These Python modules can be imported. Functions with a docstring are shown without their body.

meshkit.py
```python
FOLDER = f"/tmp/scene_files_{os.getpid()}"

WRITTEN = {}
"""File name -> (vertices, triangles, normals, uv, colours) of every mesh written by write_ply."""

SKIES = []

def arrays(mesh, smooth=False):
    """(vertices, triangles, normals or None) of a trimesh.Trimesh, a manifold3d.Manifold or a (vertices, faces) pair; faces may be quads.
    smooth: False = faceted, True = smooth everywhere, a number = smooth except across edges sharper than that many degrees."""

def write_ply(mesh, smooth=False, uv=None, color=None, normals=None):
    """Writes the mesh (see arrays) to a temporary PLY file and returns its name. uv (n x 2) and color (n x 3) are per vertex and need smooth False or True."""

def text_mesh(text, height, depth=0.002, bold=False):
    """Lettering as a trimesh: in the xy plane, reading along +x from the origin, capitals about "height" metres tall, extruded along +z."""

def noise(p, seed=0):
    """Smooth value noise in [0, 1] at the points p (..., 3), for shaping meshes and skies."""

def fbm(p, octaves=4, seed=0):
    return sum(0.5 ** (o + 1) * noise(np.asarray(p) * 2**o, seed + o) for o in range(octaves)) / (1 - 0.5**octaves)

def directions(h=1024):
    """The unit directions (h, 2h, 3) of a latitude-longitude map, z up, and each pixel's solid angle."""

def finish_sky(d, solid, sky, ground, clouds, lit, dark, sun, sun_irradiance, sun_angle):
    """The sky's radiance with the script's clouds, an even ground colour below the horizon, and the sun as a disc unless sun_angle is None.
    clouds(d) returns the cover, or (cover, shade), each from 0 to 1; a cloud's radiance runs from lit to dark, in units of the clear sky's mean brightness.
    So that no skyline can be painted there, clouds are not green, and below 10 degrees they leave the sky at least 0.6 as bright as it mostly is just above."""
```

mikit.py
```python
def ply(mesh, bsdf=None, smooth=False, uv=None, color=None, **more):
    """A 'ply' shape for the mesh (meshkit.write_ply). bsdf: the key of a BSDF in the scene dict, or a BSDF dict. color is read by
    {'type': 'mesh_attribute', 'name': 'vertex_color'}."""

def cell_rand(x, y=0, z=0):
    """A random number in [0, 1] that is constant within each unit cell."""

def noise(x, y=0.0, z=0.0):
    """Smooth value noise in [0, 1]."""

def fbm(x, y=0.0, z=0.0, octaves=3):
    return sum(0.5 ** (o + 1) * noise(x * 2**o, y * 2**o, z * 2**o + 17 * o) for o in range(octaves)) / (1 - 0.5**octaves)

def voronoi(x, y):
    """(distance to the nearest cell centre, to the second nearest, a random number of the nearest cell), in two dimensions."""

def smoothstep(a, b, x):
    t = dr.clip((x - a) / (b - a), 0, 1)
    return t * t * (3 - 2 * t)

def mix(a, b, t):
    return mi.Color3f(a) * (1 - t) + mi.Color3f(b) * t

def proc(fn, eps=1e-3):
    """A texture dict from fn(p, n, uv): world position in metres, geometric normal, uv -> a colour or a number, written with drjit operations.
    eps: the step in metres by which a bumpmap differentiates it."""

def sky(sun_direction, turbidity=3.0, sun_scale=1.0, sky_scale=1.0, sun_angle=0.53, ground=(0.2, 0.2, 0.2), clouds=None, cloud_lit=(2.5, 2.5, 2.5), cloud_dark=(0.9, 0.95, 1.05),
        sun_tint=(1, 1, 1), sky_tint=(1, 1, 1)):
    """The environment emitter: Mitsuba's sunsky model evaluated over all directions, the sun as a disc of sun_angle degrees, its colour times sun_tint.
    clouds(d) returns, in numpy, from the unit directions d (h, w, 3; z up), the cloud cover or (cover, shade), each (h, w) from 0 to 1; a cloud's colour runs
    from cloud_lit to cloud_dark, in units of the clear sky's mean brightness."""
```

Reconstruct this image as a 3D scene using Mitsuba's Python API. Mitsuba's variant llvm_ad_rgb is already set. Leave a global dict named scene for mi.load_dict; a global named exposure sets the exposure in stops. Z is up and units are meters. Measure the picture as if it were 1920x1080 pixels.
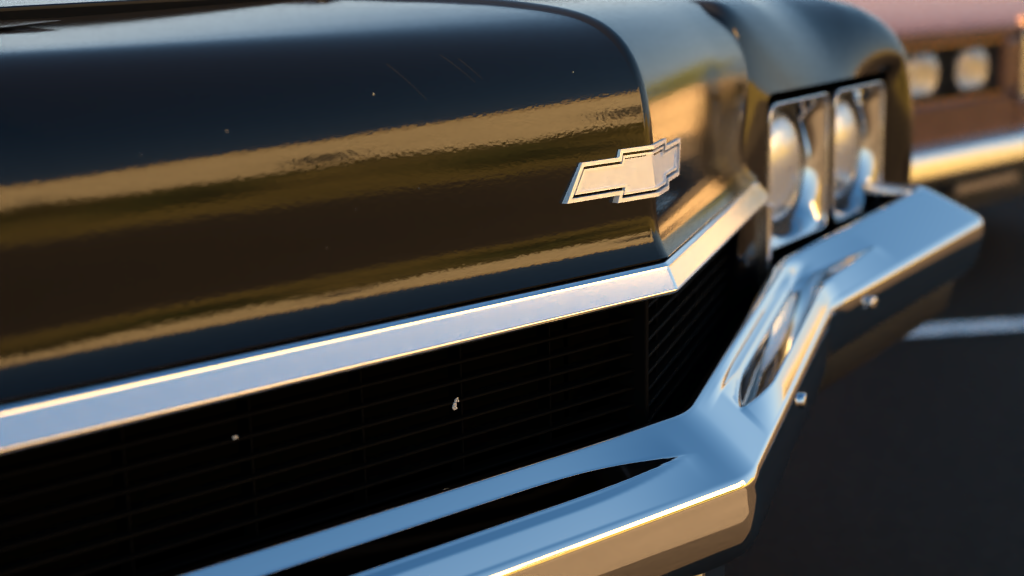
import math, random
import numpy as np, trimesh, mitsuba as mi, mikit, meshkit
import drjit as dr
from mikit import proc, noise, fbm, smoothstep, mix
from shapely.geometry import Polygon, box as sbox, LineString
from shapely import affinity
T = mi.ScalarTransform4f
PI = math.pi
random.seed(7); rng = np.random.default_rng(7)
scene = {'type': 'scene'}
labels = {}
Z0 = 0.62                      # the car is built with z = 0 at the lower edge of its grille moulding

# ------------------------------------------------------------------ camera, sky, exposure
CAM = np.array([-1.17241, -0.59233, 0.29567 + Z0])
DIR = np.array([0.812731, 0.541510, -0.215025]); UP = np.array([0.191161, 0.100794, 0.976370])
scene['camera'] = {'type': 'thinlens', 'fov': 39.59, 'fov_axis': 'x', 'aperture_radius': 0.0085, 'focus_distance': 1.27,
                   'near_clip': 0.05, 'far_clip': 3000.0,
                   'to_world': T().look_at(origin=CAM.tolist(), target=(CAM + DIR).tolist(), up=UP.tolist())}
SUN_EL, SUN_AZ = math.radians(18), math.radians(158)
SUN = [math.cos(SUN_EL) * math.cos(SUN_AZ), math.cos(SUN_EL) * math.sin(SUN_AZ), math.sin(SUN_EL)]
def haze_cover(d): return .85 * np.exp(-np.degrees(np.arcsin(np.clip(d[..., 2], 0, 1))) / 12.0)      # evening haze, the same all round the horizon
scene['sky'] = mikit.sky(SUN, turbidity=3.5, sun_scale=4.6, sun_tint=(1.0, 0.88, 0.69), sky_tint=(.60, .99, 1.17), clouds=haze_cover, cloud_lit=(2.2, 1.85, 1.66))
exposure = 2.55

# ------------------------------------------------------------------ materials
def col(*c): return {'type': 'rgb', 'value': list(c)}
def mat(name, **k):
    scene[name] = {'type': 'twosided', 'bsdf': {'type': 'principled', **k}}
    return name
def bumped(name, fn, eps, **k):
    scene[name] = {'type': 'twosided', 'bsdf': {'type': 'bumpmap', 'arbitrary': {**proc(fn, eps)}, 'scale': 1.0, 'bsdf': {'type': 'principled', **k}}}
    return name
def peel(p, n, uv):            # orange peel of an old respray, and slow waviness of the sheet metal
    return fbm(p.x * 400, p.y * 400, p.z * 400, 2) * 0.000045 + noise(p.x * 22, p.y * 22, p.z * 22) * 0.00007 + noise(p.x * 6.5 + 3, p.y * 6.5, p.z * 11) * 0.0006
bumped('black_paint', peel, 4e-4, base_color=col(.004, .004, .005), roughness=.07, eta=1.43)
mat('black_paint_smooth', base_color=col(.004, .004, .005), roughness=.08, eta=1.6)
def wavy(p, n, uv): return noise(p.x * 18, p.y * 18, p.z * 18) * 0.00005 + fbm(p.x * 300, p.y * 300, p.z * 300, 2) * 0.000004
bumped('chrome', wavy, 1e-3, base_color=col(.80, .81, .83), metallic=1.0, roughness=.04)
mat('chrome_plain', base_color=col(.80, .81, .83), metallic=1.0, roughness=.07)
def brushed(p, n, uv): return mix((.86, .86, .89), (.96, .96, .98), fbm(p.x * 160, p.y * 160, p.z * 60, 3))
mat('trim_alloy', base_color=col(.90, .90, .91), metallic=1.0, roughness=.20)
mat('emblem_rim', base_color=col(.94, .95, .98), metallic=.55, roughness=.34)
mat('emblem_fill', base_color=proc(brushed), metallic=.45, roughness=.40)
mat('grille_black', base_color=col(.002, .002, .002), roughness=.6, specular=.02)
mat('grille_edge', base_color=col(.0032, .003, .0028), roughness=.55, specular=.03)
mat('seal_black', base_color=col(.008, .008, .008), roughness=.8, specular=.05)
mat('rubber', base_color=col(.018, .018, .018), roughness=.7)
mat('scratch', base_color=col(.012, .012, .014), roughness=.6, specular=.1)
mat('grime', base_color=col(.55, .53, .50), roughness=.7)
mat('reflector_old', base_color=col(.52, .52, .54), metallic=.55, roughness=.22)
def flute(p, n, uv): return dr.abs(dr.sin(p.x * 420)) * .0006
bumped('flutes', flute, 5e-4, base_color=col(.90, .95, 1.0), metallic=.6, roughness=.18)
mat('reflector', base_color=col(.92, .92, .92), metallic=1.0, roughness=.30)
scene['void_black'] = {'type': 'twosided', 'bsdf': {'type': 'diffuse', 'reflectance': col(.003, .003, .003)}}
scene['lens_glass'] = {'type': 'thindielectric', 'int_ior': 1.5}
scene['window_glass'] = {'type': 'thindielectric', 'int_ior': 1.5}
def copper(p, n, uv): return mix((.115, .052, .038), (.155, .074, .055), noise(p.x * 30, p.y * 30, p.z * 30))
mat('copper_paint', base_color=proc(copper), roughness=.32, metallic=.3, clearcoat=.25, clearcoat_gloss=.95)
mat('amber', base_color=col(.50, .20, .03), roughness=.3)
def asphalt_c(p, n, uv):
    g = noise(p.x * 160, p.y * 160) * .5 + noise(p.x * 60, p.y * 60) * .3 + fbm(p.x * 1.3, p.y * 1.3, 0, 3) * .5
    return mix((.014, .0108, .0085), (.038, .030, .024), g)
def asphalt_h(p, n, uv): return noise(p.x * 170, p.y * 170) * .0012 + noise(p.x * 70, p.y * 70) * .0008
bumped('asphalt', asphalt_h, 2e-3, base_color=proc(asphalt_c), roughness=.8, specular=.12)
def dirt_c(p, n, uv):
    g = fbm(p.x * .6, p.y * .6, 0, 4) * .6 + noise(p.x * 40, p.y * 40) * .25 + noise(p.x * 7, p.y * 7) * .15
    return mix((.060, .048, .037), (.105, .086, .068), g)
mat('dirt', base_color=proc(dirt_c), roughness=.95)
def gravel_c(p, n, uv): return mix((.040, .031, .022), (.062, .050, .035), fbm(p.x * 1.1, p.y * 1.1, 0, 4) * .6 + noise(p.x * 30, p.y * 30) * .4)
mat('gravel', base_color=proc(gravel_c), roughness=.95)
def line_c(p, n, uv): return mix((.42, .42, .43), (.74, .74, .74), smoothstep(.25, .55, fbm(p.x * 22, p.y * 22, 0, 3)))
mat('line_paint', base_color=proc(line_c), roughness=.8)
def stone_c(p, n, uv): return mix((.80, .71, .55), (.88, .80, .65), fbm(p.x * .8, p.y * .8, p.z * 1.5, 3))
mat('sandstone', base_color=proc(stone_c), roughness=.9)
def wall_c(p, n, uv): return mix((.30, .225, .155), (.42, .33, .235), fbm(p.x * 3, p.y * 3, p.z * 5, 3))
mat('wall_tan', base_color=proc(wall_c), roughness=.9)
mat('sandstone_trim', base_color=col(.70, .56, .36), roughness=.9)
mat('roof_dark', base_color=col(.12, .09, .07), roughness=.9)
mat('window_dark', base_color=col(.03, .035, .04), roughness=.1)
mat('wall_grey', base_color=col(.35, .33, .31), roughness=.9)
def leaf_c(p, n, uv): return mix((.06, .085, .015), (.15, .17, .035), noise(p.x * 3, p.y * 3, p.z * 3))
mat('leaf', base_color=proc(leaf_c), roughness=.7)
def hedge_c(p, n, uv): return mix((.11, .11, .02), (.30, .26, .07), fbm(p.x * .7, p.y * .7, p.z * 1.2, 3))
mat('hedge_leaf', base_color=proc(hedge_c), roughness=.8)
mat('hill', base_color=col(.17, .15, .085), roughness=.95)
mat('bark', base_color=col(.10, .075, .05), roughness=.9)
def grass_c(p, n, uv): return mix((.13, .115, .030), (.30, .24, .075), fbm(p.x * 2, p.y * 2, 0, 3))
mat('grass_mat', base_color=proc(grass_c), roughness=.9)

# ------------------------------------------------------------------ helpers
def shift(mesh, z=Z0):
    v, f = mesh
    return (np.asarray(v, float) + [0, 0, z], f)
def put(key, mesh, bsdf, smooth=False, **more):
    """One entry of the scene; repeats take a three digit number."""
    k, n = key, 0
    while k in scene: n += 1; k = f'{key}_{n:03d}'
    scene[k] = mikit.ply(mesh, bsdf, smooth, **more)
    return k
def tm(m): return (np.array(m.vertices), np.array(m.faces))
def join(*ms):
    vs, fs, o = [], [], 0
    for v, f in ms:
        v = np.asarray(v, float); f = np.asarray(f, int)
        if f.shape[1] == 4: f = np.vstack([f[:, [0, 1, 2]], f[:, [0, 2, 3]]])
        vs.append(v); fs.append(f + o); o += len(v)
    return np.vstack(vs), np.vstack(fs)
def grid(P, close_u=False, close_v=False):
    P = np.asarray(P, float); a, b = P.shape[:2]
    i = np.arange(a if close_u else a - 1); j = np.arange(b if close_v else b - 1)
    I, J = np.meshgrid(i, j, indexing='ij'); I2, J2 = (I + 1) % a, (J + 1) % b
    f = np.stack([I * b + J, I2 * b + J, I2 * b + J2, I * b + J2], -1).reshape(-1, 4)
    return P.reshape(-1, 3), f
def bx(x0, x1, y0, y1, z0, z1, c=0.0):
    """A box, its edges chamfered by c."""
    if c <= 0:
        m = trimesh.creation.box([x1 - x0, y1 - y0, z1 - z0])
        m.apply_translation([(x0 + x1) / 2, (y0 + y1) / 2, (z0 + z1) / 2]); return tm(m)
    pts = []
    for sx in (0, 1):
        for sy in (0, 1):
            for sz in (0, 1):
                q = np.array([(x0, x1)[sx], (y0, y1)[sy], (z0, z1)[sz]]); s = np.array([1 - 2 * sx, 1 - 2 * sy, 1 - 2 * sz]) * c
                for k in range(3):
                    d = s.copy(); d[k] = 0; pts.append(q + d)
    return tm(trimesh.convex.convex_hull(np.array(pts)))
def profile(knots, ds=.002):
    """(o, h) along a section: knots are (arc length, normal's elevation in degrees); the walk starts at (0, 0)."""
    s = np.arange(0, knots[-1][0] + 1e-9, ds); t = np.radians(np.interp(s, *zip(*knots)))
    m = (t[1:] + t[:-1]) / 2; L = np.diff(s)
    return s, t, np.concatenate([[0], np.cumsum(L * np.sin(m))]), np.concatenate([[0], np.cumsum(L * np.cos(m))])
def loft(path, sec, fillet=.02, per=2, nf=8, cuts=None):
    """Sweeps a section along a mitred path of (x, y, z) corners. sec(k, f) -> (n, 2) of (outward, up) at fraction f of segment k.
    Each offset line is mitred at the corners and then rounded with the fillet length, so folds stay crisp near the crest."""
    P = np.array(path, float); n = len(P) - 1
    d = P[1:, :2] - P[:-1, :2]; L = np.linalg.norm(d, axis=1); d /= L[:, None]
    nm = np.stack([d[:, 1], -d[:, 0]], -1)                     # outward: to the right of the way along the path
    M = np.zeros((n + 1, 2)); M[0], M[-1] = nm[0], nm[-1]
    for k in range(1, n): b = nm[k - 1] + nm[k]; M[k] = b / (b @ nm[k])
    def at(k, f):
        s = np.asarray(sec(k, f)); p = P[k] * (1 - f) + P[k + 1] * f; m = M[k] * (1 - f) + M[k + 1] * f
        return np.column_stack([p[0] + s[:, 0] * m[0], p[1] + s[:, 0] * m[1], p[2] + s[:, 1]])
    fl = fillet if isinstance(fillet, (list, tuple)) else [fillet] * (n - 1)
    rows = []
    for k in range(n):
        f0 = fl[k - 1] / L[k] if k > 0 else 0.0
        f1 = 1 - (fl[k] / L[k] if k < n - 1 else 0.0)
        c = per[k] if isinstance(per, (list, tuple)) else per
        for f in np.linspace(f0, f1, c + 1): rows.append(at(k, f))
        if k < n - 1:
            A, C, B = rows[-1], at(k, 1.0), at(k + 1, fl[k] / L[k + 1])
            for t in np.linspace(0, 1, nf + 1)[1:-1]: rows.append(A * (1 - t) ** 2 + 2 * C * t * (1 - t) + B * t * t)
    return grid(rows)
def rrect(x0, x1, z0, z1, r, n=8):
    out = []
    for cx, cz, a0 in ((x1 - r, z1 - r, 0), (x0 + r, z1 - r, 90), (x0 + r, z0 + r, 180), (x1 - r, z0 + r, 270)):
        for a in np.radians(np.linspace(a0, a0 + 90, n)): out.append((cx + r * math.cos(a), cz + r * math.sin(a)))
    return np.array(out)
def resample(p, n, start=None):
    p = np.asarray(p, float); q = np.vstack([p, p[:1]]); s = np.concatenate([[0], np.cumsum(np.linalg.norm(np.diff(q, axis=0), axis=1))])
    u = np.linspace(0, s[-1], n, endpoint=False)
    return np.column_stack([np.interp(u, s, q[:, i]) for i in range(p.shape[1])])
def tube(pts, r, sides=10, closed=False):
    p = np.asarray(pts, float)
    if closed: t = np.roll(p, -1, 0) - np.roll(p, 1, 0)
    else: t = np.gradient(p, axis=0)
    t /= np.linalg.norm(t, axis=1, keepdims=True) + 1e-12
    up = np.array([0, 1.0, 0]) if np.abs(t[:, 1]).max() < .9 else np.array([0, 0, 1.0])
    a = np.cross(t, up); a /= np.linalg.norm(a, axis=1, keepdims=True) + 1e-12; b = np.cross(a, t)
    an = np.linspace(0, 2 * PI, sides, endpoint=False)
    P = p[:, None] + r * (np.cos(an)[None, :, None] * a[:, None] + np.sin(an)[None, :, None] * b[:, None])
    return grid(P, close_u=closed, close_v=True)
def fan(ring, tip):
    ring = np.asarray(ring, float); n = len(ring)
    return np.vstack([ring, [tip]]), np.array([[i, (i + 1) % n, n] for i in range(n)])
def lathe(rz, n=40, axis='y'):
    """rz: (radius, along); turned about the y axis."""
    an = np.linspace(0, 2 * PI, n, endpoint=False)
    P = np.array([[(r * math.cos(a), z, r * math.sin(a)) for a in an] for r, z in rz])
    return grid(P, close_v=True)
def extrude(poly, d0, d1, place=None):
    """Prism of a shapely polygon in (x, z), from depth d0 to d1 along y."""
    out = []
    for g in getattr(poly, 'geoms', [poly]):
        m = trimesh.creation.extrude_polygon(g, d1 - d0, engine='earcut'); v = np.array(m.vertices)
        out.append((np.column_stack([v[:, 0], v[:, 2] + d0, v[:, 1]]), np.array(m.faces)[:, ::-1]))
    return join(*out)

# ------------------------------------------------------------------ the setting
SW = math.tan(math.radians(14.9))          # sweep of the nose on each side of its crease
g = np.linspace(-1, 1, 41); gx = np.sign(g) * np.abs(g) ** 3 * 1500
put('ground', grid([[(x, y, 0) for y in gx] for x in gx]), 'dirt'); labels['ground'] = {'kind': 'structure'}
lot = Polygon([(-40, -1.05), (.95, -1.05), (2.3, -3.39), (15, -3.39), (15, -1.4), (6.0, .3), (6.1, .7), (13, 3.9), (34, 13.5), (34, 40), (-40, 40)])
m = trimesh.creation.extrude_polygon(lot, .004, engine='earcut')
put('parking_lot', tm(m), 'asphalt'); labels['parking_lot'] = {'kind': 'structure'}
put('gravel_road', grid([[(x, y, .012) for y in (-13.5, -3.4)] for x in (-60, 60)]), 'gravel'); labels['gravel_road'] = {'kind': 'structure'}
def stripe(a, b, w):
    a, b = np.array(a), np.array(b); d = (b - a) / np.linalg.norm(b - a); n_ = np.array([-d[1], d[0]]) * w / 2
    N = 40; t = np.linspace(0, 1, N)
    jig = .006 * np.sin(t * 47) * np.sin(t * 23)
    return grid([[(*(a + (b - a) * u + n_ * (1 + j * 8)), .0085), (*(a + (b - a) * u - n_ * (1 - j * 8)), .0085)] for u, j in zip(t, jig)])
put('parking_line', stripe((1.25, 1.64), (3.3, -.545), .11), 'line_paint')
labels['parking_line'] = {'kind': 'structure'}

# ------------------------------------------------------------------ the black car: nose
CAR = 'black_car'
labels[CAR] = {'label': 'glossy black car filling the foreground, pointed nose, bow-tie emblem and chrome bumper', 'category': 'car'}
XL, XR = -.74, .552                         # where the nose panel ends on either side
head_knots = [(0, 32), (.012, 24), (.026, 12), (.045, 4), (.07, 2), (.10, 3), (.125, 6.5), (.145, 10), (.165, 16), (.185, 26), (.205, 39), (.225, 54), (.245, 67), (.27, 77), (.30, 82), (.36, 85.5), (.42, 87.5), (.56, 88.5)]
hs, ht, ho, hh = profile(head_knots)
SEAM = .42
HEAD = np.column_stack([-ho - .013, hh + .033])              # outward offset is measured from the path through y = 0 at the crease
out_knots = [(0, 32), (.012, 24), (.026, 12), (.045, 4), (.07, 2), (.095, 3), (.118, 6.5), (.137, 11), (.157, 18), (.179, 28), (.2, 39), (.222, 52), (.24, 66), (.252, 79), (.262, 85.5), (.30, 87.2), (.56, 87.4)]
_, _, o2, h2 = profile(out_knots)
HEAD_OUT = np.column_stack([-o2 - .013, h2 * (.2515 - .033) / h2[131] + .033])    # away from the raised centre the nose rolls over lower and tighter
def head_sec(k, f):
    x = nose_path[k][0] * (1 - f) + nose_path[k + 1][0] * f
    if x >= 0: return HEAD
    t = min(1.0, -x / .60); w = t * t * (3 - 2 * t) * .55 + .45 * t
    q = HEAD * (1 - w) + HEAD_OUT * w
    q[:, 1] = .033 + (q[:, 1] - .033) * (.98 + .02 * w)
    return q
nose_path = [(XL - .02, -SW * XL + .16, 0), (XL, -SW * XL, 0), (0, 0, 0), (XR, SW * XR, 0), (XR + .008, SW * XR + .17, 0)]
hv, hf = loft(nose_path, head_sec, [.025, .010, .014], per=[4, 24, 24, 4], nf=10)
flare = np.clip((hv[:, 2] - .045) / .12, 0, 1); flare = flare * flare * (3 - 2 * flare)       # the ends widen towards the top, closing on the fenders
hv[:, 0] += .042 * flare * np.clip((hv[:, 0] - .33) / .22, 0, 1) ** 1.5 - .042 * flare * np.clip((-.60 - hv[:, 0]) / .14, 0, 1)
put(CAR + '__header_panel', shift((hv, hf)), 'black_paint', True)
# lip turned under the panel
LIP = np.array([(-.013, .033), (-.0135, .0315), (-.017, .030), (-.04, .030)])
put(CAR + '__header_lip', shift(loft(nose_path, lambda k, f: LIP, [.025, .010, .014], per=1)), 'black_paint_smooth', 40)
def on_nose(x, z, lift=0.0):
    k = 1 if x < 0 else 2
    q = head_sec(k, (x - nose_path[k][0]) / (nose_path[k + 1][0] - nose_path[k][0]))
    o = np.interp(z, q[:, 1], q[:, 0])
    return np.array([x, SW * abs(x) - (o + lift) / math.cos(math.radians(14.9)), z])
rc = np.random.default_rng(5); chips = []
for i in range(9):
    c = on_nose(-rc.uniform(.05, .6), rc.uniform(.05, .21), .0001); m = trimesh.creation.icosphere(1, rc.choice([.0003, .0004, .0007], p=[.6, .3, .1]))
    chips.append((np.array(m.vertices) * [1, .5, rc.uniform(.8, 2.2)] + c, np.array(m.faces)))
put(CAR + '__header_panel__stone_chips', shift(join(*chips)), 'grime', True); labels[CAR + '__header_panel__stone_chips'] = {'kind': 'stuff'}
scr = []
for x0, z0, dx, dz in ((-.262, .228, .02, -.03), (-.205, .232, .018, -.024), (-.19, .228, .012, -.018)):
    scr.append(tube([on_nose(x0 + dx * t, z0 + dz * t, -.0001) for t in np.linspace(0, 1, 12)], .00016, 5))
put(CAR + '__header_panel__scratches', shift(join(*scr)), 'scratch', True); labels[CAR + '__header_panel__scratches'] = {'kind': 'stuff'}
# bright moulding round the top of the grille
def arc(cx, cz, r, a0, a1, n=6): return [(cx + r * math.cos(a), cz + r * math.sin(a)) for a in np.radians(np.linspace(a0, a1, n))]
MOULD = np.array([(-.045, .0285), (-.018, .0285)] + arc(-.0155, .0262, .0024, 100, 30, 6) + [(-.0122, .0262)] + arc(-.0123, .0242, .0016, 70, 24, 5)
                 + [(-.0108 + .0004, .0236 - .001), (-.0022, .0045)] + arc(-.0036, .0030, .0024, 27, -60, 8) + [(-.005, -.0012), (-.014, -.003), (-.045, -.003)])
mould_path = [(XL, -SW * XL, 0), (0, 0, 0), (XR, SW * XR, 0)]
put(CAR + '__grille_moulding', shift(loft(mould_path, lambda k, f: MOULD, [.004], per=2, nf=6)), 'trim_alloy', 35)
# its end turns down beside the lamps
ye = SW * XR
put(CAR + '__grille_moulding__end_strip', shift(bx(XR - .016, XR - .004, ye - .006, ye + .012, -.13, -.0035, .002)), 'trim_alloy')

# grille: thin slats on a dark honeycomb of ribs
GO = -.050
for side, (xa, xb) in enumerate(((XL + .02, -.004), (.004, XR - .02))):
    sg = -1 if side == 0 else 1
    def gp(x, o, z): return (x, SW * abs(x) - o, z)
    for i in range(11):
        z = -.012 - i * .0172
        sec = [(0, -.0012), (.0045, -.0014), (.0053, -.0007), (.0053, .0007), (.0045, .0014), (0, .0012), (-.012, .001), (-.012, -.001)]
        P = [[gp(x, GO - .0 + a, z + b) for a, b in sec] for x in np.linspace(xa, xb, 5)]
        put(CAR + '__grille__slat', shift(grid(P, close_v=True)), 'grille_edge')
    for x in np.arange(abs(.105), (abs(xa) if side == 0 else xb), .102):
        y = SW * x - GO
        put(CAR + '__grille__rib', shift(bx(sg * x - .0011, sg * x + .0011, y + .001, y + .014, -.19, -.004)), 'grille_black')
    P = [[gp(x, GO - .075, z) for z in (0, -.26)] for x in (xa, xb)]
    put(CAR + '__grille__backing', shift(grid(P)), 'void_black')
SHR = np.array([(-.038, .0302), (-.14, .0302), (-.14, -.34)])
put(CAR + '__grille_shroud', shift(loft(nose_path, lambda k, f: SHR, [.01, .01, .01], per=1)), 'void_black')
put(CAR + '__grille__divider', shift(bx(-.0035, .0035, .034, .075, -.20, -.003, .001)), 'grille_edge')
# road grit stuck to the slats
def chip(x, z, r, seed, o=GO + .006):
    m = trimesh.creation.icosphere(2, r); v = np.array(m.vertices); k = meshkit.noise(v / r * 1.7, seed)[:, None]
    v = v * (.55 + .8 * k) * [1, .5, 1.15]; return v + [x, SW * abs(x) - o, z], np.array(m.faces)
C0 = np.array([-1.17241, -0.59233, 0.29567])
put(CAR + '__grille__grit', shift(join(chip(-.222, -.0668, .0032, 1), chip(-.2205, -.0622, .0019, 2), chip(-.219, -.0606, .0011, 3), chip(-.2178, -.0628, .0010, 4))), 'grime', True)
put(CAR + '__grille__grit', shift(bx(-.432, -.4285, SW * .43 - GO - .007, SW * .43 - GO - .005, -.0445, -.0425)), 'grime')

# ------------------------------------------------------------------ emblem, folded over the crease
def bowtie(e=0.0):
    bl, bt, bh, zc, w, hb, hk = .118, .094, .0, .1145, .0475, .0168, .0238
    p = [(-bl, -hb), (-w - .004, -hb), (-w - .0075, -hk), (w - .004, -hk), (w - .001, -hb), (bt, -hb), (bl, hb), (w + .004, hb), (w + .0075, hk), (-w + .004, hk), (-w + .001, hb), (-bt, hb)]
    return affinity.translate(Polygon(p).buffer(-e, join_style=2, mitre_limit=8), 0, zc)
def fold(poly, o0, o1, ch=.0):
    """Prism of poly (s, z) bent over the crease; o0, o1: outward offsets of back and front."""
    out = []
    for sg, half in ((-1, sbox(-1, -1, 0, 1)), (1, sbox(0, -1, 1, 1))):
        part = poly.intersection(half)
        v, f = extrude(part, -o1, -o0)
        # the face of the nose leans back with height
        lean = .125
        x = v[:, 0] * math.cos(math.radians(14.9)); y = np.abs(x) * SW + v[:, 1] / math.cos(math.radians(14.9)) + lean * (v[:, 2] - .1145)
        out.append((np.column_stack([x, y, v[:, 2]]), f))
    return join(*out)
EO = -.0235                                                  # front face, measured from the path
rim = bowtie().difference(bowtie(.0036))
put(CAR + '__emblem__rim', shift(fold(rim, EO - .014, EO)), 'emblem_rim')
put(CAR + '__emblem__groove', shift(fold(bowtie(.0030), EO - .013, EO - .0042)), 'grille_edge')
put(CAR + '__emblem__inner_rim', shift(fold(bowtie(.0062).difference(bowtie(.0084)), EO - .010, EO - .0012)), 'emblem_rim')
put(CAR + '__emblem__plate', shift(fold(bowtie(.0076), EO - .010, EO - .0030)), 'emblem_fill')

# ------------------------------------------------------------------ bumper
b_path = [(-1.24, .52, -.10), (-1.19, .10, -.10), (-.68, .135, -.178), (0, -.078, -.168), (.55, .055, -.128), (1.035, -.002, -.086), (1.075, .50, -.086)]
def top_sec(w, bead=0.0, floor=82, ft=0.0):
    """Inner ridge, top with its shelf (w: how far the shelf is pressed), rolled front edge, face, tucked lower edge. Ends of the walk are placed so that the front edge is (0, 0)."""
    def walk(kn):
        s, t, o, h = profile(kn, .001); return np.column_stack([o, -h]), t
    ridge, _ = walk([(0, 175), (.012, 150), (.024, 75), (.028, 56)])
    L = .0755; c0, c1 = ((.0150, .0600) if floor < 90 else (.0190, .0600)); h_ = (c1 - c0) / 2 - .0008; c0 += (1 - w) * h_; c1 -= (1 - w) * h_
    if w < .01: kn = [(0, 54), (L, 50)]
    elif floor > 90: kn = [(0, 54), (c0 - .0012, 52), (c0, 91), (c1 - .0012, 86), (c1, 50), (L, 47)]
    else: kn = [(0, 54), (c0 - .0012, 53), (c0, floor - 2), (c1 - .0105 * w, floor + 2), (c1 - .0095 * w, 46), (c1 - .0085 * w, 44), (c1 - .0075 * w, 76), (c1 - .0004, 74), (c1 + .0008, 48), (L, 47)]
    if bead > 0: kn = [(0, 56), (.0045, 54), (.0060, 54 - 20 * bead), (.0125, 54 - 30 * bead), (.0140, 54)] + kn[1:]
    top, _ = walk(kn); full, _ = walk([(0, 54), (L, 50)])
    top = top * [full[-1, 0] / top[-1, 0], full[-1, 1] / top[-1, 1]]
    edge, _ = walk([(0, 47), (.0015, 40), (.003, 31), (.010, 18), (.0125, 8), (.015, 4)])
    face, _ = walk([(0, 4), (.012, 6 - ft), (.024, 3 - ft), (.040, -3 - ft * .6), (.054, -14), (.068, -38), (.09, -68), (.108, -90), (.118, -105)])
    q = [ridge]
    for piece in (top, edge, face): q.append(piece[1:] + q[-1][-1])
    q = np.vstack(q); k = len(ridge) + len(top) - 1 + 5 - 1
    return q - q[k]
SECS = {}
def bsec(k, f):
    x = b_path[k][0] * (1 - f) + b_path[k + 1][0] * f
    st = lambda a, b: float(np.clip((x - a) / (b - a), 0, 1))
    sm = lambda t: t * t * (3 - 2 * t)
    w = 0.0
    if k in (1, 2): w = sm(1 - st(-.13, -.055)) if k == 2 else sm(st(-1.0, -.8))
    if k == 2: w = 1 - st(-.22, -.05) ** 2.6
    if k == 3: w = 1 - (1 - st(.09, .20)) ** 1.6
    if k == 4: w = 1 - st(.50, .74) ** 1.3
    bead = sm(st(.02, .12)) if k == 3 else (sm(1 - st(.55, .60)) if k == 4 else 0.0)
    ft = 11.0 * (1.0 if k >= 4 else (sm(st(.44, .55)) if k == 3 else 0.0))
    w = (round(w, 3), round(bead, 3), 94 if k >= 3 else 82, round(ft, 2))
    if w not in SECS: SECS[w] = top_sec(*w)
    return SECS[w]
put(CAR + '__bumper', shift(loft(b_path, bsec, [.06, .05, .022, .03, .022], per=[4, 14, 60, 80, 40, 4], nf=10)), 'chrome', True)
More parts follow.
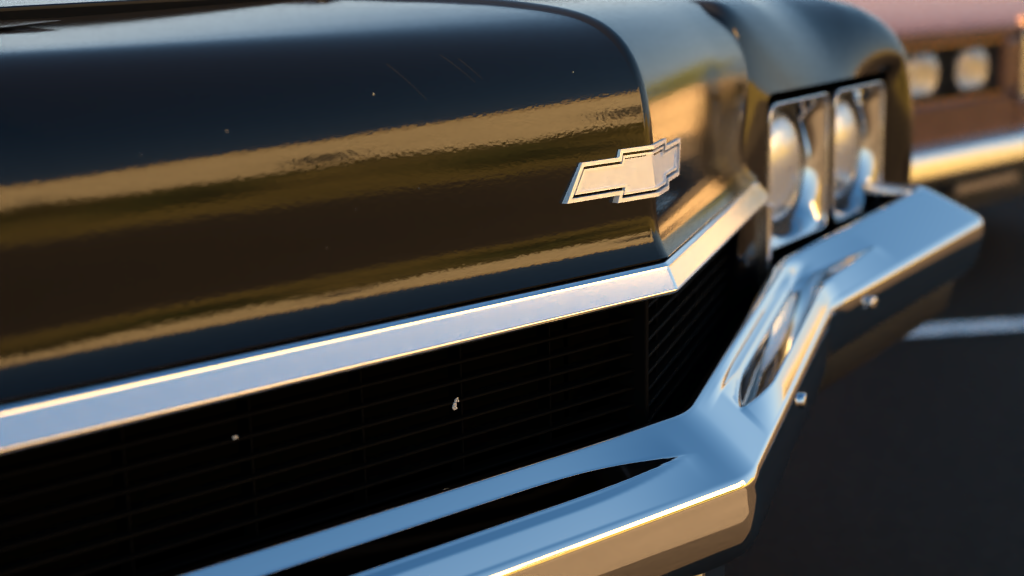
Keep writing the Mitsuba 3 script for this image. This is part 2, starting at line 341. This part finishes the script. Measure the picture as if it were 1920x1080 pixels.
# chrome-capped bolts on its face
def bolt(x, y, z, nx, ny):
    v, f = lathe([(.0001, -.0024)] + [(.0088 * math.sin(a), -.0024 * math.cos(a)) for a in np.linspace(.2, PI / 2, 7)] + [(.009, .0), (.009, .004)], 24)
    c, s = -ny, -nx
    v = np.column_stack([v[:, 0] * c - v[:, 1] * -nx * -1, v[:, 1] * -ny + v[:, 0] * nx * 0, v[:, 2]]) if False else v
    a = math.atan2(nx, -ny); R = np.array([[math.cos(a), -math.sin(a), 0], [math.sin(a), math.cos(a), 0], [0, 0, 1]])
    return (v @ R.T + [x, y, z], f)
put(CAR + '__bumper__bolt', shift(bolt(.262, -.0225, -.172, .236, -.97)), 'trim_alloy', 40)
put(CAR + '__bumper__bolt', shift(bolt(.645, .0345, -.146, -.115, -.99)), 'trim_alloy', 40)
for x, y, z, r in ((.0538, -.0552, -.1605, .0014), (.0148, -.0481, -.1466, .0009)):
    m = trimesh.creation.icosphere(2, r); v = np.array(m.vertices); v *= (.6 + .7 * meshkit.noise(v / r * 2, 9))[:, None] * [1.3, 1, .6]
    put(CAR + '__bumper__rust_pit', shift((v + [x, y, z], np.array(m.faces))), 'rubber', True)
# valance behind and below
VAL = np.array([(-.06, -.05), (-.045, -.10), (-.055, -.15), (-.10, -.19), (-.2, -.20)])
put(CAR + '__valance', shift(loft(b_path[1:6], lambda k, f: VAL, [.03, .03, .03], per=3)), 'rubber', True)
put(CAR + '__bumper__bracket', shift(bx(-.035, .012, -.045, -.035, -.33, -.245, .002)), 'chrome_plain')
# splash pan that closes the gap between bumper and grille
PAN = np.array([(-.055, .02), (-.09, -.005), (-.2, -.01)])
put(CAR + '__splash_pan', shift(loft(b_path[1:6], lambda k, f: PAN, [.03, .03, .03], per=3)), 'void_black', True)

# ------------------------------------------------------------------ fender fronts and the lamps in them
def section(sx, x0):
    """Outline (x, z) of the fender seen from ahead, x measured outward from x0."""
    o = [(-.07, .258), (0, .262), (.06, .2655), (.14, .266), (.22, .267), (.30, .265), (.38, .259), (.44, .248), (.485, .231), (.518, .207), (.535, .17), (.543, .08), (.545, -.05), (.53, -.17), (.50, -.22), (.30, -.22), (-.05, -.22), (-.07, -.08), (-.07, .1)]
    return np.array([(x0 + sx * a, b) for a, b in o])
def fender(sx, x0, y0, key):
    N = 160
    inner = rrect(.004, .466, -.084, .138, .012, 10); inner[:, 0] = x0 + sx * inner[:, 0]
    c = inner.mean(0)
    def polar(p):
        d = p - c; a = np.arctan2(d[:, 1], d[:, 0] * sx); return a
    outer = section(sx, x0)
    ang = np.linspace(-PI, PI, N, endpoint=False)
    def by_angle(p):
        q = resample(p, 4000); a = polar(q); i = np.argsort(a); a, q = a[i], q[i]
        return np.column_stack([np.interp(ang, np.r_[a[-1] - 2 * PI, a, a[0] + 2 * PI], np.r_[q[-1:, j], q[:, j], q[:1, j]]) for j in (0, 1)])
    r0, r1 = by_angle(inner), by_angle(outer)
    rows = [[(p[0], y0 + .05, p[1]) for p in r0], [(p[0], y0 + .002, p[1]) for p in r0]]
    th0 = math.radians(22)
    dd = r1 - r0; side = np.clip((dd[:, 0] * sx) / (np.linalg.norm(dd, axis=1) + 1e-9), 0, 1) ** 2
    e = 3.3 + 2.6 * side                                       # the outer column is nearly flat in front, the brow rolls over more slowly
    for f in np.sin(np.linspace(0, PI / 2, 22)):
        inn = np.clip(-dd[:, 0] * sx / (np.linalg.norm(dd, axis=1) + 1e-9), 0, 1)
        d = .16 * (1 - inn ** 1.5) * (1 - np.maximum(1 - f ** e, 0) ** (1 / e)) - .030 * side * math.sin(PI * min(f / .8, 1) / 2) + .050 * f * np.clip(dd[:, 1] / (np.linalg.norm(dd, axis=1) + 1e-9), 0, 1) ** 2
        rows.append(list(zip(r0[:, 0] + dd[:, 0] * f, y0 + d, r0[:, 1] + dd[:, 1] * f)))
    for y in (.35, .7, 1.2): rows.append([(p[0], y, p[1]) for p in r1])
    rows[-4] = [(p[0], max(p[1], y0 + d_), p[2]) for p, d_ in zip(rows[-4], d)]
    put(key, shift(grid(rows, close_v=True)), 'black_paint_smooth', 40)
    put(key + '__recess', shift(bx(*sorted((x0 + sx * .008, x0 + sx * .482)), y0 + .09, y0 + .10, -.09, .14)), 'void_black')
FR, FL = .546, -.757
Y0R, Y0L = .152, .215
fender(1, FR, Y0R, CAR + '__fender')
fender(-1, FL, Y0L, CAR + '__fender_001')
def lamp(x0, x1, z0, z1, y0, key):
    """Square chrome bezel whose dish narrows to the round sealed beam set back in it."""
    k = put(key, (np.zeros((3, 3)) + [[0, 0, 0], [1e-5, 0, 0], [0, 0, 1e-5]] + [x0 + .1, y0 + .085, Z0], np.array([[0, 1, 2]])), 'void_black') if False else key
    n = 0
    while any(q.startswith(k + '__') for q in scene): n += 1; k = f'{key}_{n:03d}'
    cx, cz, r, dep = (x0 + x1) / 2, (z0 + z1) / 2, .0865, .040
    an = np.linspace(0, 2 * PI, 96, endpoint=False)
    R0 = rrect(x0 + .006, x1 - .006, z0 + .006, z1 - .006, .016, 24)
    def ray_(p):
        q = resample(p, 3000); a = np.arctan2(q[:, 1] - cz, q[:, 0] - cx) % (2 * PI); i = np.argsort(a); a, q = a[i], q[i]
        return np.column_stack([np.interp(an, np.r_[a[-1] - 2 * PI, a, a[0] + 2 * PI], np.r_[q[-1:, j], q[:, j], q[:1, j]]) for j in (0, 1)])
    Q = ray_(R0); Cc = np.column_stack([cx + r * np.cos(an), cz + r * np.sin(an)])
    rows = []
    for t in np.linspace(0, 1, 14):
        f = 1 - (1 - t) ** 1.35; d = dep * t ** 1.6
        rows.append([(*p,) for p in np.column_stack([Q[:, 0] * (1 - f) + Cc[:, 0] * f, np.full(96, y0 + .004 + d), Q[:, 1] * (1 - f) + Cc[:, 1] * f])])
    put(k + '__bezel_dish', shift(grid(rows, close_v=True)), 'chrome_plain', True)
    put(k + '__bezel_frame', shift(tube(np.column_stack([Q[:, 0], np.full(96, y0 + .001), Q[:, 1]]), .0024, 10, True)), 'chrome_plain', True)
    ring = [(cx + (r - .002) * math.cos(a), y0 + dep - .004, cz + (r - .002) * math.sin(a)) for a in an]
    put(k + '__retaining_ring', shift(tube(ring, .0085, 12, True)), 'rubber', True)
    rl = r - .009
    v, f = lathe([(rl, y0 + dep - .004)] + [(rl * math.sin(a), y0 + dep - .004 - .024 * (math.cos(a) - math.cos(PI / 2)) ) for a in np.linspace(PI / 2, .02, 14)], 64)
    put(k + '__lens', shift((v + [cx, 0, cz], f)), 'lens_glass', True)
    v, f = lathe([(rl, y0 + dep)] + [(rl * math.sin(a), y0 + dep - .024 * math.cos(a)) for a in np.linspace(PI / 2, .02, 14)], 64)
    put(k + '__fluted_lens', shift((v + [cx, 0, cz], f)), 'flutes', True)
LZ0, LZ1 = -.076, .128
for a, b, y in ((FR + .008, FR + .228, Y0R), (FR + .240, FR + .460, Y0R), (FL - .240, FL - .02, Y0L), (FL - .472, FL - .252, Y0L)):
    lamp(a, b, LZ0, LZ1, y, CAR + '__headlight')

# ------------------------------------------------------------------ the rest of the body
def head_end(x):
    """Where the nose panel ends behind the seam: (y, z) at x."""
    k = 1 if x < 0 else 2
    f = (x - nose_path[k][0]) / (nose_path[k + 1][0] - nose_path[k][0]); q = head_sec(k, f)[-1]
    return SW * abs(x) - q[0] / math.cos(math.radians(14.9)), q[1]
hx = np.concatenate([np.linspace(XL, -.02, 40), np.linspace(-.012, .012, 5), np.linspace(.02, XR, 20)])
P, SEAL = [], []
for x in hx:
    y, z = head_end(x)
    row = [(x, y + .012, z - .03), (x, y + .012, z + .0035)] + [(x, y + .012 + .003 * (1 - math.cos(u)), z + .0035 + .003 * math.sin(u)) for u in np.linspace(.3, PI / 2, 5)]
    row += [(x, y + .015 + t * (1.97 - y - .015), z + .0065 + .054 * t) for t in np.linspace(0, 1, 16)[1:]]
    SEAL.append([(x, y + .001, z - .012), (x, y + .001, z + .0025), (x, y + .0035, z + .0050), (x, y + .0105, z + .0050), (x, y + .0115, z - .012)])
    P.append(row)
put(CAR + '__hood', shift(grid(P)), 'black_paint_smooth', 60)
put(CAR + '__hood__seal', shift(grid(SEAL)), 'seal_black', 40)
body_r = section(1, FR)[:14]; 
for sx, x0, y0, k in ((1, FR, 1.2, 'quarter_panel'), (-1, FL, 1.2, 'quarter_panel')):
    o = section(sx, x0); rows = [[(p[0], y, p[1]) for p in o] for y in (1.2, 2.6, 4.5, 5.1)]
    rows.append([(x0 + (p[0] - x0) * .9, 5.2, p[1] * .9) for p in o])
    put(CAR + '__' + k, shift(grid(rows, close_v=True)), 'black_paint_smooth', 40)
put(CAR + '__cowl', shift(bx(-.757, .522, 1.972, 2.30, .24, .325, .01)), 'black_paint_smooth')
put(CAR + '__trunk_lid', shift(bx(-.757, .522, 4.1, 5.17, -.15, .27, .03)), 'black_paint_smooth')
def quad(a, b, c, d): return (np.array([a, b, c, d], float), np.array([[0, 1, 2, 3]]))
put(CAR + '__windscreen', shift(quad((-.95, 2.3, .30), (.75, 2.3, .30), (.58, 2.95, .74), (-.78, 2.95, .74))), 'window_glass')
put(CAR + '__rear_window', shift(quad((-.9, 4.15, .28), (.7, 4.15, .28), (.56, 3.65, .74), (-.76, 3.65, .74))), 'window_glass')
for s_, xa, xb in ((0, -.98, -.8), (1, .78, .6)):
    put(CAR + '__side_window', shift(quad((xa, 2.35, .27), (xa, 4.1, .27), (xb, 3.65, .73), (xb, 2.97, .73))), 'window_glass')
put(CAR + '__roof', shift(bx(-.81, .61, 2.93, 3.69, .735, .775, .018)), 'black_paint_smooth')
put(CAR + '__cabin_floor', shift(bx(-.9, .7, 2.32, 4.09, -.25, .1, .02)), 'rubber')
put(CAR + '__underbody', shift(bx(-1.0, .8, .30, 5.05, -.40, -.19, .02)), 'rubber')
def wheel(x, y, sx):
    n = 0; k = CAR + '__wheel'
    while any(q.startswith(k + '__') for q in scene): n += 1; k = f'{CAR}__wheel_{n:03d}'
    t = [(.19, -.1), (.27, -.105), (.315, -.09), (.33, -.05), (.33, .05), (.315, .09), (.27, .105), (.19, .1)]
    for nm, rz, m_ in (('tyre', t, 'rubber'), ('rim', [(.19, -.1), (.17, -.085), (.12, -.06), (.05, -.075), (.001, -.08)], 'chrome_plain')):
        v, f = lathe(rz, 40); v = np.column_stack([-sx * v[:, 1] + x, v[:, 0] + y, v[:, 2] + .33]); put(k + '__' + nm, (v, f), m_, 40)
for x, sx in ((.93, 1), (-1.17, -1)):
    for y in (1.05, 4.05): wheel(x, y, sx)

# ------------------------------------------------------------------ the copper car one bay further
def far_car():
    k = 'copper_car'
    labels[k] = {'label': 'out of focus copper-brown car with square lamp recess and chrome bumper, behind the black car', 'category': 'car'}
    a = math.radians(-12); o = np.array([3.155, .55, 0]); R = np.array([[math.cos(a), -math.sin(a), 0], [math.sin(a), math.cos(a), 0], [0, 0, 1]])
    def tr(mesh):
        v, f = mesh; v = np.array(v, float); x = v[:, 0]
        v[:, 0] = np.where(x < .1055, x * 1.46, .154 + (x - .1055) * .66)        # wide lamp recess, narrow centre
        return (v @ R.T + o + [0, 0, Z0], f)
    def p(n, mesh, m_, sm=False): return put(k + '__' + n, tr(mesh), m_, sm)
    W0, W1 = -.46, 1.36
    # body front: frame round the lamp recess, built as four rails and a nose between the lamps
    fr = [(-.455, .20), (-.40, .176), (-.25, .180), (.10, .176)]
    p('fender', bx(-.47, .075, .03, 1.2, -.24, .105, .02), 'copper_paint')
    p('fender__upper_rail', bx(-.47, .075, -.012, .03, .083, .125, .012), 'copper_paint')
    p('fender__lower_rail', bx(-.47, .075, -.012, .03, -.225, -.078, .015), 'copper_paint')
    p('fender__post', bx(.002, .075, -.02, .03, -.0779, .0829, .012), 'copper_paint')
    p('fender__post', bx(-.47, -.40, -.012, .03, -.0779, .0829, .012), 'copper_paint')
    p('fender__amber_trim', bx(-.398, .001, -.016, -.013, .0745, .0825), 'amber')
    p('fender__amber_trim', bx(-.398, .001, -.016, -.013, -.0775, -.0695), 'amber')
    n_ = 12
    rows = [[(x, y, .105 + .075 * math.sin(t) * (1 - .25 * max(0, -x - .3)) ) for x in np.linspace(-.47, 1.36, 10)] for t, y in [(u, -.012 + .45 * (1 - math.cos(u))) for u in np.linspace(.1, PI / 2, n_)]]
    rows += [[(x, 1.6, .20) for x in np.linspace(-.47, 1.36, 10)]]
    p('hood', grid(rows), 'copper_paint', True)
    for i, cx in enumerate((-.096, -.293)):
        b = f'headlight' + ('' if i == 0 else f'_{i:03d}')
        p(b + '__housing', bx(cx - .096, cx + .096, .020, .029, -.075, .080), 'void_black')
        rr = rrect(cx - .078, cx + .078, -.058, .064, .015, 6)
        p(b + '__bezel', tube(np.column_stack([rr[:, 0], np.full(len(rr), .006), rr[:, 1]]), .007, 8, True), 'rubber', True)
        v, f = lathe([(.069, .008)] + [(.069 * math.sin(t), .008 - .018 * math.cos(t)) for t in np.linspace(PI / 2, .02, 8)], 32)
        p(b + '__lens', (v * [.95, 1, .95] + [cx, 0, .004], f), 'lens_glass', True)
        v, f = lathe([(.069 * u, .009 + .010 * (1 - u * u)) for u in np.linspace(1, .02, 8)], 32)
        p(b + '__reflector', (v * [.95, 1, .95] + [cx, 0, .004], f), 'reflector_old', True)
    # grille to the right of the lamps
    p('grille__surround', bx(.0755, .105, -.03, .02, -.10, .10, .006), 'trim_alloy')
    p('grille__backing', bx(.1055, .80, .03, .04, -.10, .10), 'void_black')
    for i in range(8): p('grille__bar', bx(.12 + i * .08, .126 + i * .08, .0, .028, -.098, .098), 'chrome_plain')
    p('grille__surround', bx(.80, .83, -.03, .02, -.10, .10, .006), 'trim_alloy')
    p('nose_panel', bx(.1055, .7995, -.012, .03, .1005, .14, .008), 'copper_paint')
    p('lower_panel', bx(.0755, 1.36, -.012, .03, -.225, -.102, .012), 'copper_paint')
    p('fender_001', bx(.831, 1.36, -.01, 1.2, -.101, .12, .02), 'copper_paint')
    # bumper with rolled top
    s, t, oo, h = profile([(0, 100), (.02, 85), (.07, 60), (.08, 24), (.085, 14), (.14, 5), (.15, -60), (.16, -90)], .004)
    sec = np.column_stack([oo, -h]); sec -= sec[np.argmin(np.abs(s - .085))]
    path = [(-.52, .35, -.215), (-.50, -.06, -.215), (1.40, -.06, -.215), (1.42, .35, -.215)]
    p('bumper', loft(path, lambda k_, f_: sec, [.05, .05], per=3, nf=6), 'trim_alloy', True)
    p('valance', bx(-.44, 1.34, .02, .06, -.42, -.26, .01), 'rubber')
    p('number_plate_bracket', bx(-.20, .05, -.045, -.03, -.345, -.315, .003), 'trim_alloy')
    p('body', bx(-.46, 1.35, 1.2, 4.6, -.30, .19, .06), 'copper_paint')
    p('cabin', join((np.array([(-.40, 1.75, .19), (1.29, 1.75, .19), (1.12, 2.4, .66), (-.23, 2.4, .66), (-.40, 4.1, .19), (1.29, 4.1, .19), (1.12, 3.4, .66), (-.23, 3.4, .66)]), np.array([[0, 1, 2, 3], [5, 4, 7, 6], [4, 0, 3, 7], [1, 5, 6, 2], [3, 2, 6, 7]]))), 'window_dark')
    p('underbody', bx(-.40, 1.30, .2, 4.5, -.44, -.24, .03), 'rubber')
    nw = 0
    for x, sx in ((-.36, -1), (1.26, 1)):
        for y in (.75, 3.6):
            w = 'wheel' + ('' if nw == 0 else f'_{nw:03d}'); nw += 1
            v, f = lathe([(.18, -.1), (.26, -.105), (.305, -.09), (.315, -.05), (.315, .05), (.305, .09), (.26, .105), (.18, .1)], 32)
            p(w + '__tyre', (np.column_stack([-sx * v[:, 1] + x, v[:, 0] + y, v[:, 2] + .315 - Z0]), f), 'rubber', 40)
            v, f = lathe([(.18, -.1), (.15, -.08), (.05, -.09), (.001, -.09)], 32)
            p(w + '__rim', (np.column_stack([-sx * v[:, 1] + x, v[:, 0] + y, v[:, 2] + .315 - Z0]), f), 'chrome_plain', 40)
far_car()

# ------------------------------------------------------------------ what the paint and chrome mirror: the far side of the lot
def building(key, o, az, length, h, depth, wall, label, cols, rows_):
    labels[key] = {'label': label, 'category': 'building'}
    c, sn = math.cos(az), math.sin(az); R = np.array([[c, -sn, 0], [sn, c, 0], [0, 0, 1]])
    def p(n, *b_): v, f = bx(*b_[:6]); return put(n, (v @ R.T + [*o, 0], f), b_[6])
    p(key + '__wall', 0, length, -depth, 0, 0, h, wall)
    p(key + '__parapet', -.15, length + .15, -depth - .15, .15, h, h + .45, 'sandstone_trim')
    w = length / cols
    for i in range(cols):
        for r in range(rows_):
            cx = (i + .5) * w; z = 1.2 + r * 3.6
            wk = p(key + '__window', cx - .6, cx + .6, .002, .05, z, z + 1.5, 'window_dark')
            p(wk + '__sill', cx - .75, cx + .75, .003, .14, z - .14, z - .002, 'sandstone_trim')
building('sandstone_building', (-12, -42), math.radians(30), 36, 9.2, 10, 'sandstone', 'long golden sandstone building facing the nose of the black car across the lot', 5, 2)
labels['low_wall'] = {'label': 'low pale stone wall in the sun beyond the copper car', 'category': 'wall'}
for i in range(3):
    for j in range(2):
        y0 = -.24 + i * .62 + (.2 if j else 0)
        put('low_wall__block', bx(8.6 + .01 * (i * 7 % 3), 8.95, y0 + .004, min(y0 + .616, 1.6), .004 + j * .33, .33 + j * .33, .012), 'wall_tan')
put('low_wall__coping', bx(8.55, 9.0, -.28, 1.65, .666, .74, .015), 'wall_tan')
def tree(key, x, y, h, r, seed, label, group):
    labels[key] = {'label': label, 'category': 'tree', 'group': group}
    rg = np.random.default_rng(seed)
    pts = [(x, y, 0), (x + .1, y, h * .3), (x - .05, y + .1, h * .6), (x, y, h * .8)]
    put(key + '__trunk', tube(pts, .11 * h / 4, 8), 'bark', True)
    n = 2600
    c = rg.normal(size=(26, 3)) * [r * .45, r * .45, h * .16] + [x, y, h * .66]
    q = c[rg.integers(0, 26, n)] + rg.normal(size=(n, 3)) * r * .20
    q = q[q[:, 2] > h * .22]; n = len(q); s = rg.uniform(.08, .17, (n, 1)) * h / 4
    a = rg.normal(size=(n, 3)); a /= np.linalg.norm(a, axis=1, keepdims=True); b = np.cross(a, rg.normal(size=(n, 3))); b /= np.linalg.norm(b, axis=1, keepdims=True)
    V = np.stack([q - a * s, q + b * s * .6, q + a * s, q - b * s * .6], 1).reshape(-1, 3)
    put(key + '__crown', (V, np.arange(4 * n).reshape(-1, 4)), 'leaf')
ti = 0
for x, y, h, r in [
                   (37, 1.6, 2.3, 2.1), (38, 4.2, 2.8, 2.3), (40, 7.0, 2.4, 2.0)]:
    kk = 'olive_tree' + ('' if ti == 0 else f'_{ti:03d}')
    tree(kk, x, y, h, r, 100 + ti, ['small round olive-green tree beyond the end of the low stone wall, the shortest of three', 'tallest of three olive-green trees beyond the low stone wall', 'olive-green tree farthest from the low stone wall, leftmost of three'][ti], 'trees beyond the lot'); ti += 1
hl = []
for a in np.linspace(0, 2 * PI, 181):
    hh_ = 4 + 9 * float(meshkit.fbm(np.array([math.cos(a) * 4, math.sin(a) * 4, 1.]), 4, 3)); rr = 620
    hl.append([(rr * q_ * math.cos(a), rr * q_ * math.sin(a), hh_ * k_) for q_, k_ in ((.86, -.1), (.95, .6), (1.0, 1.0), (1.1, .8), (1.4, -.1))])
put('hills', grid(hl), 'hill', True); labels['hills'] = {'kind': 'structure'}
labels['hedge'] = {'label': 'long loose olive-green hedge in front of the golden sandstone building', 'category': 'hedge'}
rg = np.random.default_rng(11); n = 42000
u = rg.uniform(-1, 34, n); top = 2.4 + 2.6 * meshkit.fbm(np.stack([u * .35, u * 0, u * 0], -1), 3, 4); z = top * rg.uniform(0, 1, n) ** .8
d = 5.2 + rg.normal(size=n) * .55 * (1.15 - z / 5); c, sn = math.cos(math.radians(30)), math.sin(math.radians(30))
q = np.column_stack([-12 + u * c - d * sn, -42 + u * sn + d * c, z])
a_ = rg.normal(size=(n, 3)); a_ /= np.linalg.norm(a_, axis=1, keepdims=True); b_ = np.cross(a_, rg.normal(size=(n, 3))); b_ /= np.linalg.norm(b_, axis=1, keepdims=True)
sz = rg.uniform(.10, .20, (n, 1))
put('hedge__foliage', (np.stack([q - a_ * sz, q + b_ * sz * .6, q + a_ * sz, q - b_ * sz * .6], 1).reshape(-1, 3), np.arange(4 * n).reshape(-1, 4)), 'hedge_leaf')
bank = []
for uu in np.linspace(-8, 42, 90):
    bank.append([(-12 + uu * c - dd * sn, -42 + uu * sn + dd * c, hh_ * (.65 + .8 * float(meshkit.noise(np.array([uu * .22, 0., 3.])))) + .25 * meshkit.noise(np.array([uu * .5, dd * .5, 0.])) - .1) for dd, hh_ in ((5.6, 2.3), (6.5, 2.2), (8, 1.75), (10, 1.1), (12, .5), (13.5, .1), (14.5, -.05))])
for i, (uu, dd, h_, lab) in enumerate(((14, 10.5, 2.2, 'rounded dark green shrub on the dry grass bank, first from the near end'), (19, 11.5, 1.7, 'smallest dark green shrub low on the dry grass bank'),
        (25, 10, 2.5, 'tallest dark green shrub on the dry grass bank'), (30, 11, 2.0, 'dark green shrub at the far end of the dry grass bank'))):
    tree('shrub' + ('' if i == 0 else f'_{i:03d}'), -12 + uu * c - dd * sn, -42 + uu * sn + dd * c, h_, 1.7, 300 + i, lab, 'shrubs on the grass bank')
put('grass_bank', grid(bank), 'grass_mat', True); labels['grass_bank'] = {'kind': 'structure'}
for i in range(17):
    uu = 1 + i * 2; put('hedge__stem', tube([(-12 + uu * c - 5.2 * sn, -42 + uu * sn + 5.2 * c, h) for h in (0, .6, 1.2, 2.0)], .05, 6), 'bark', True)
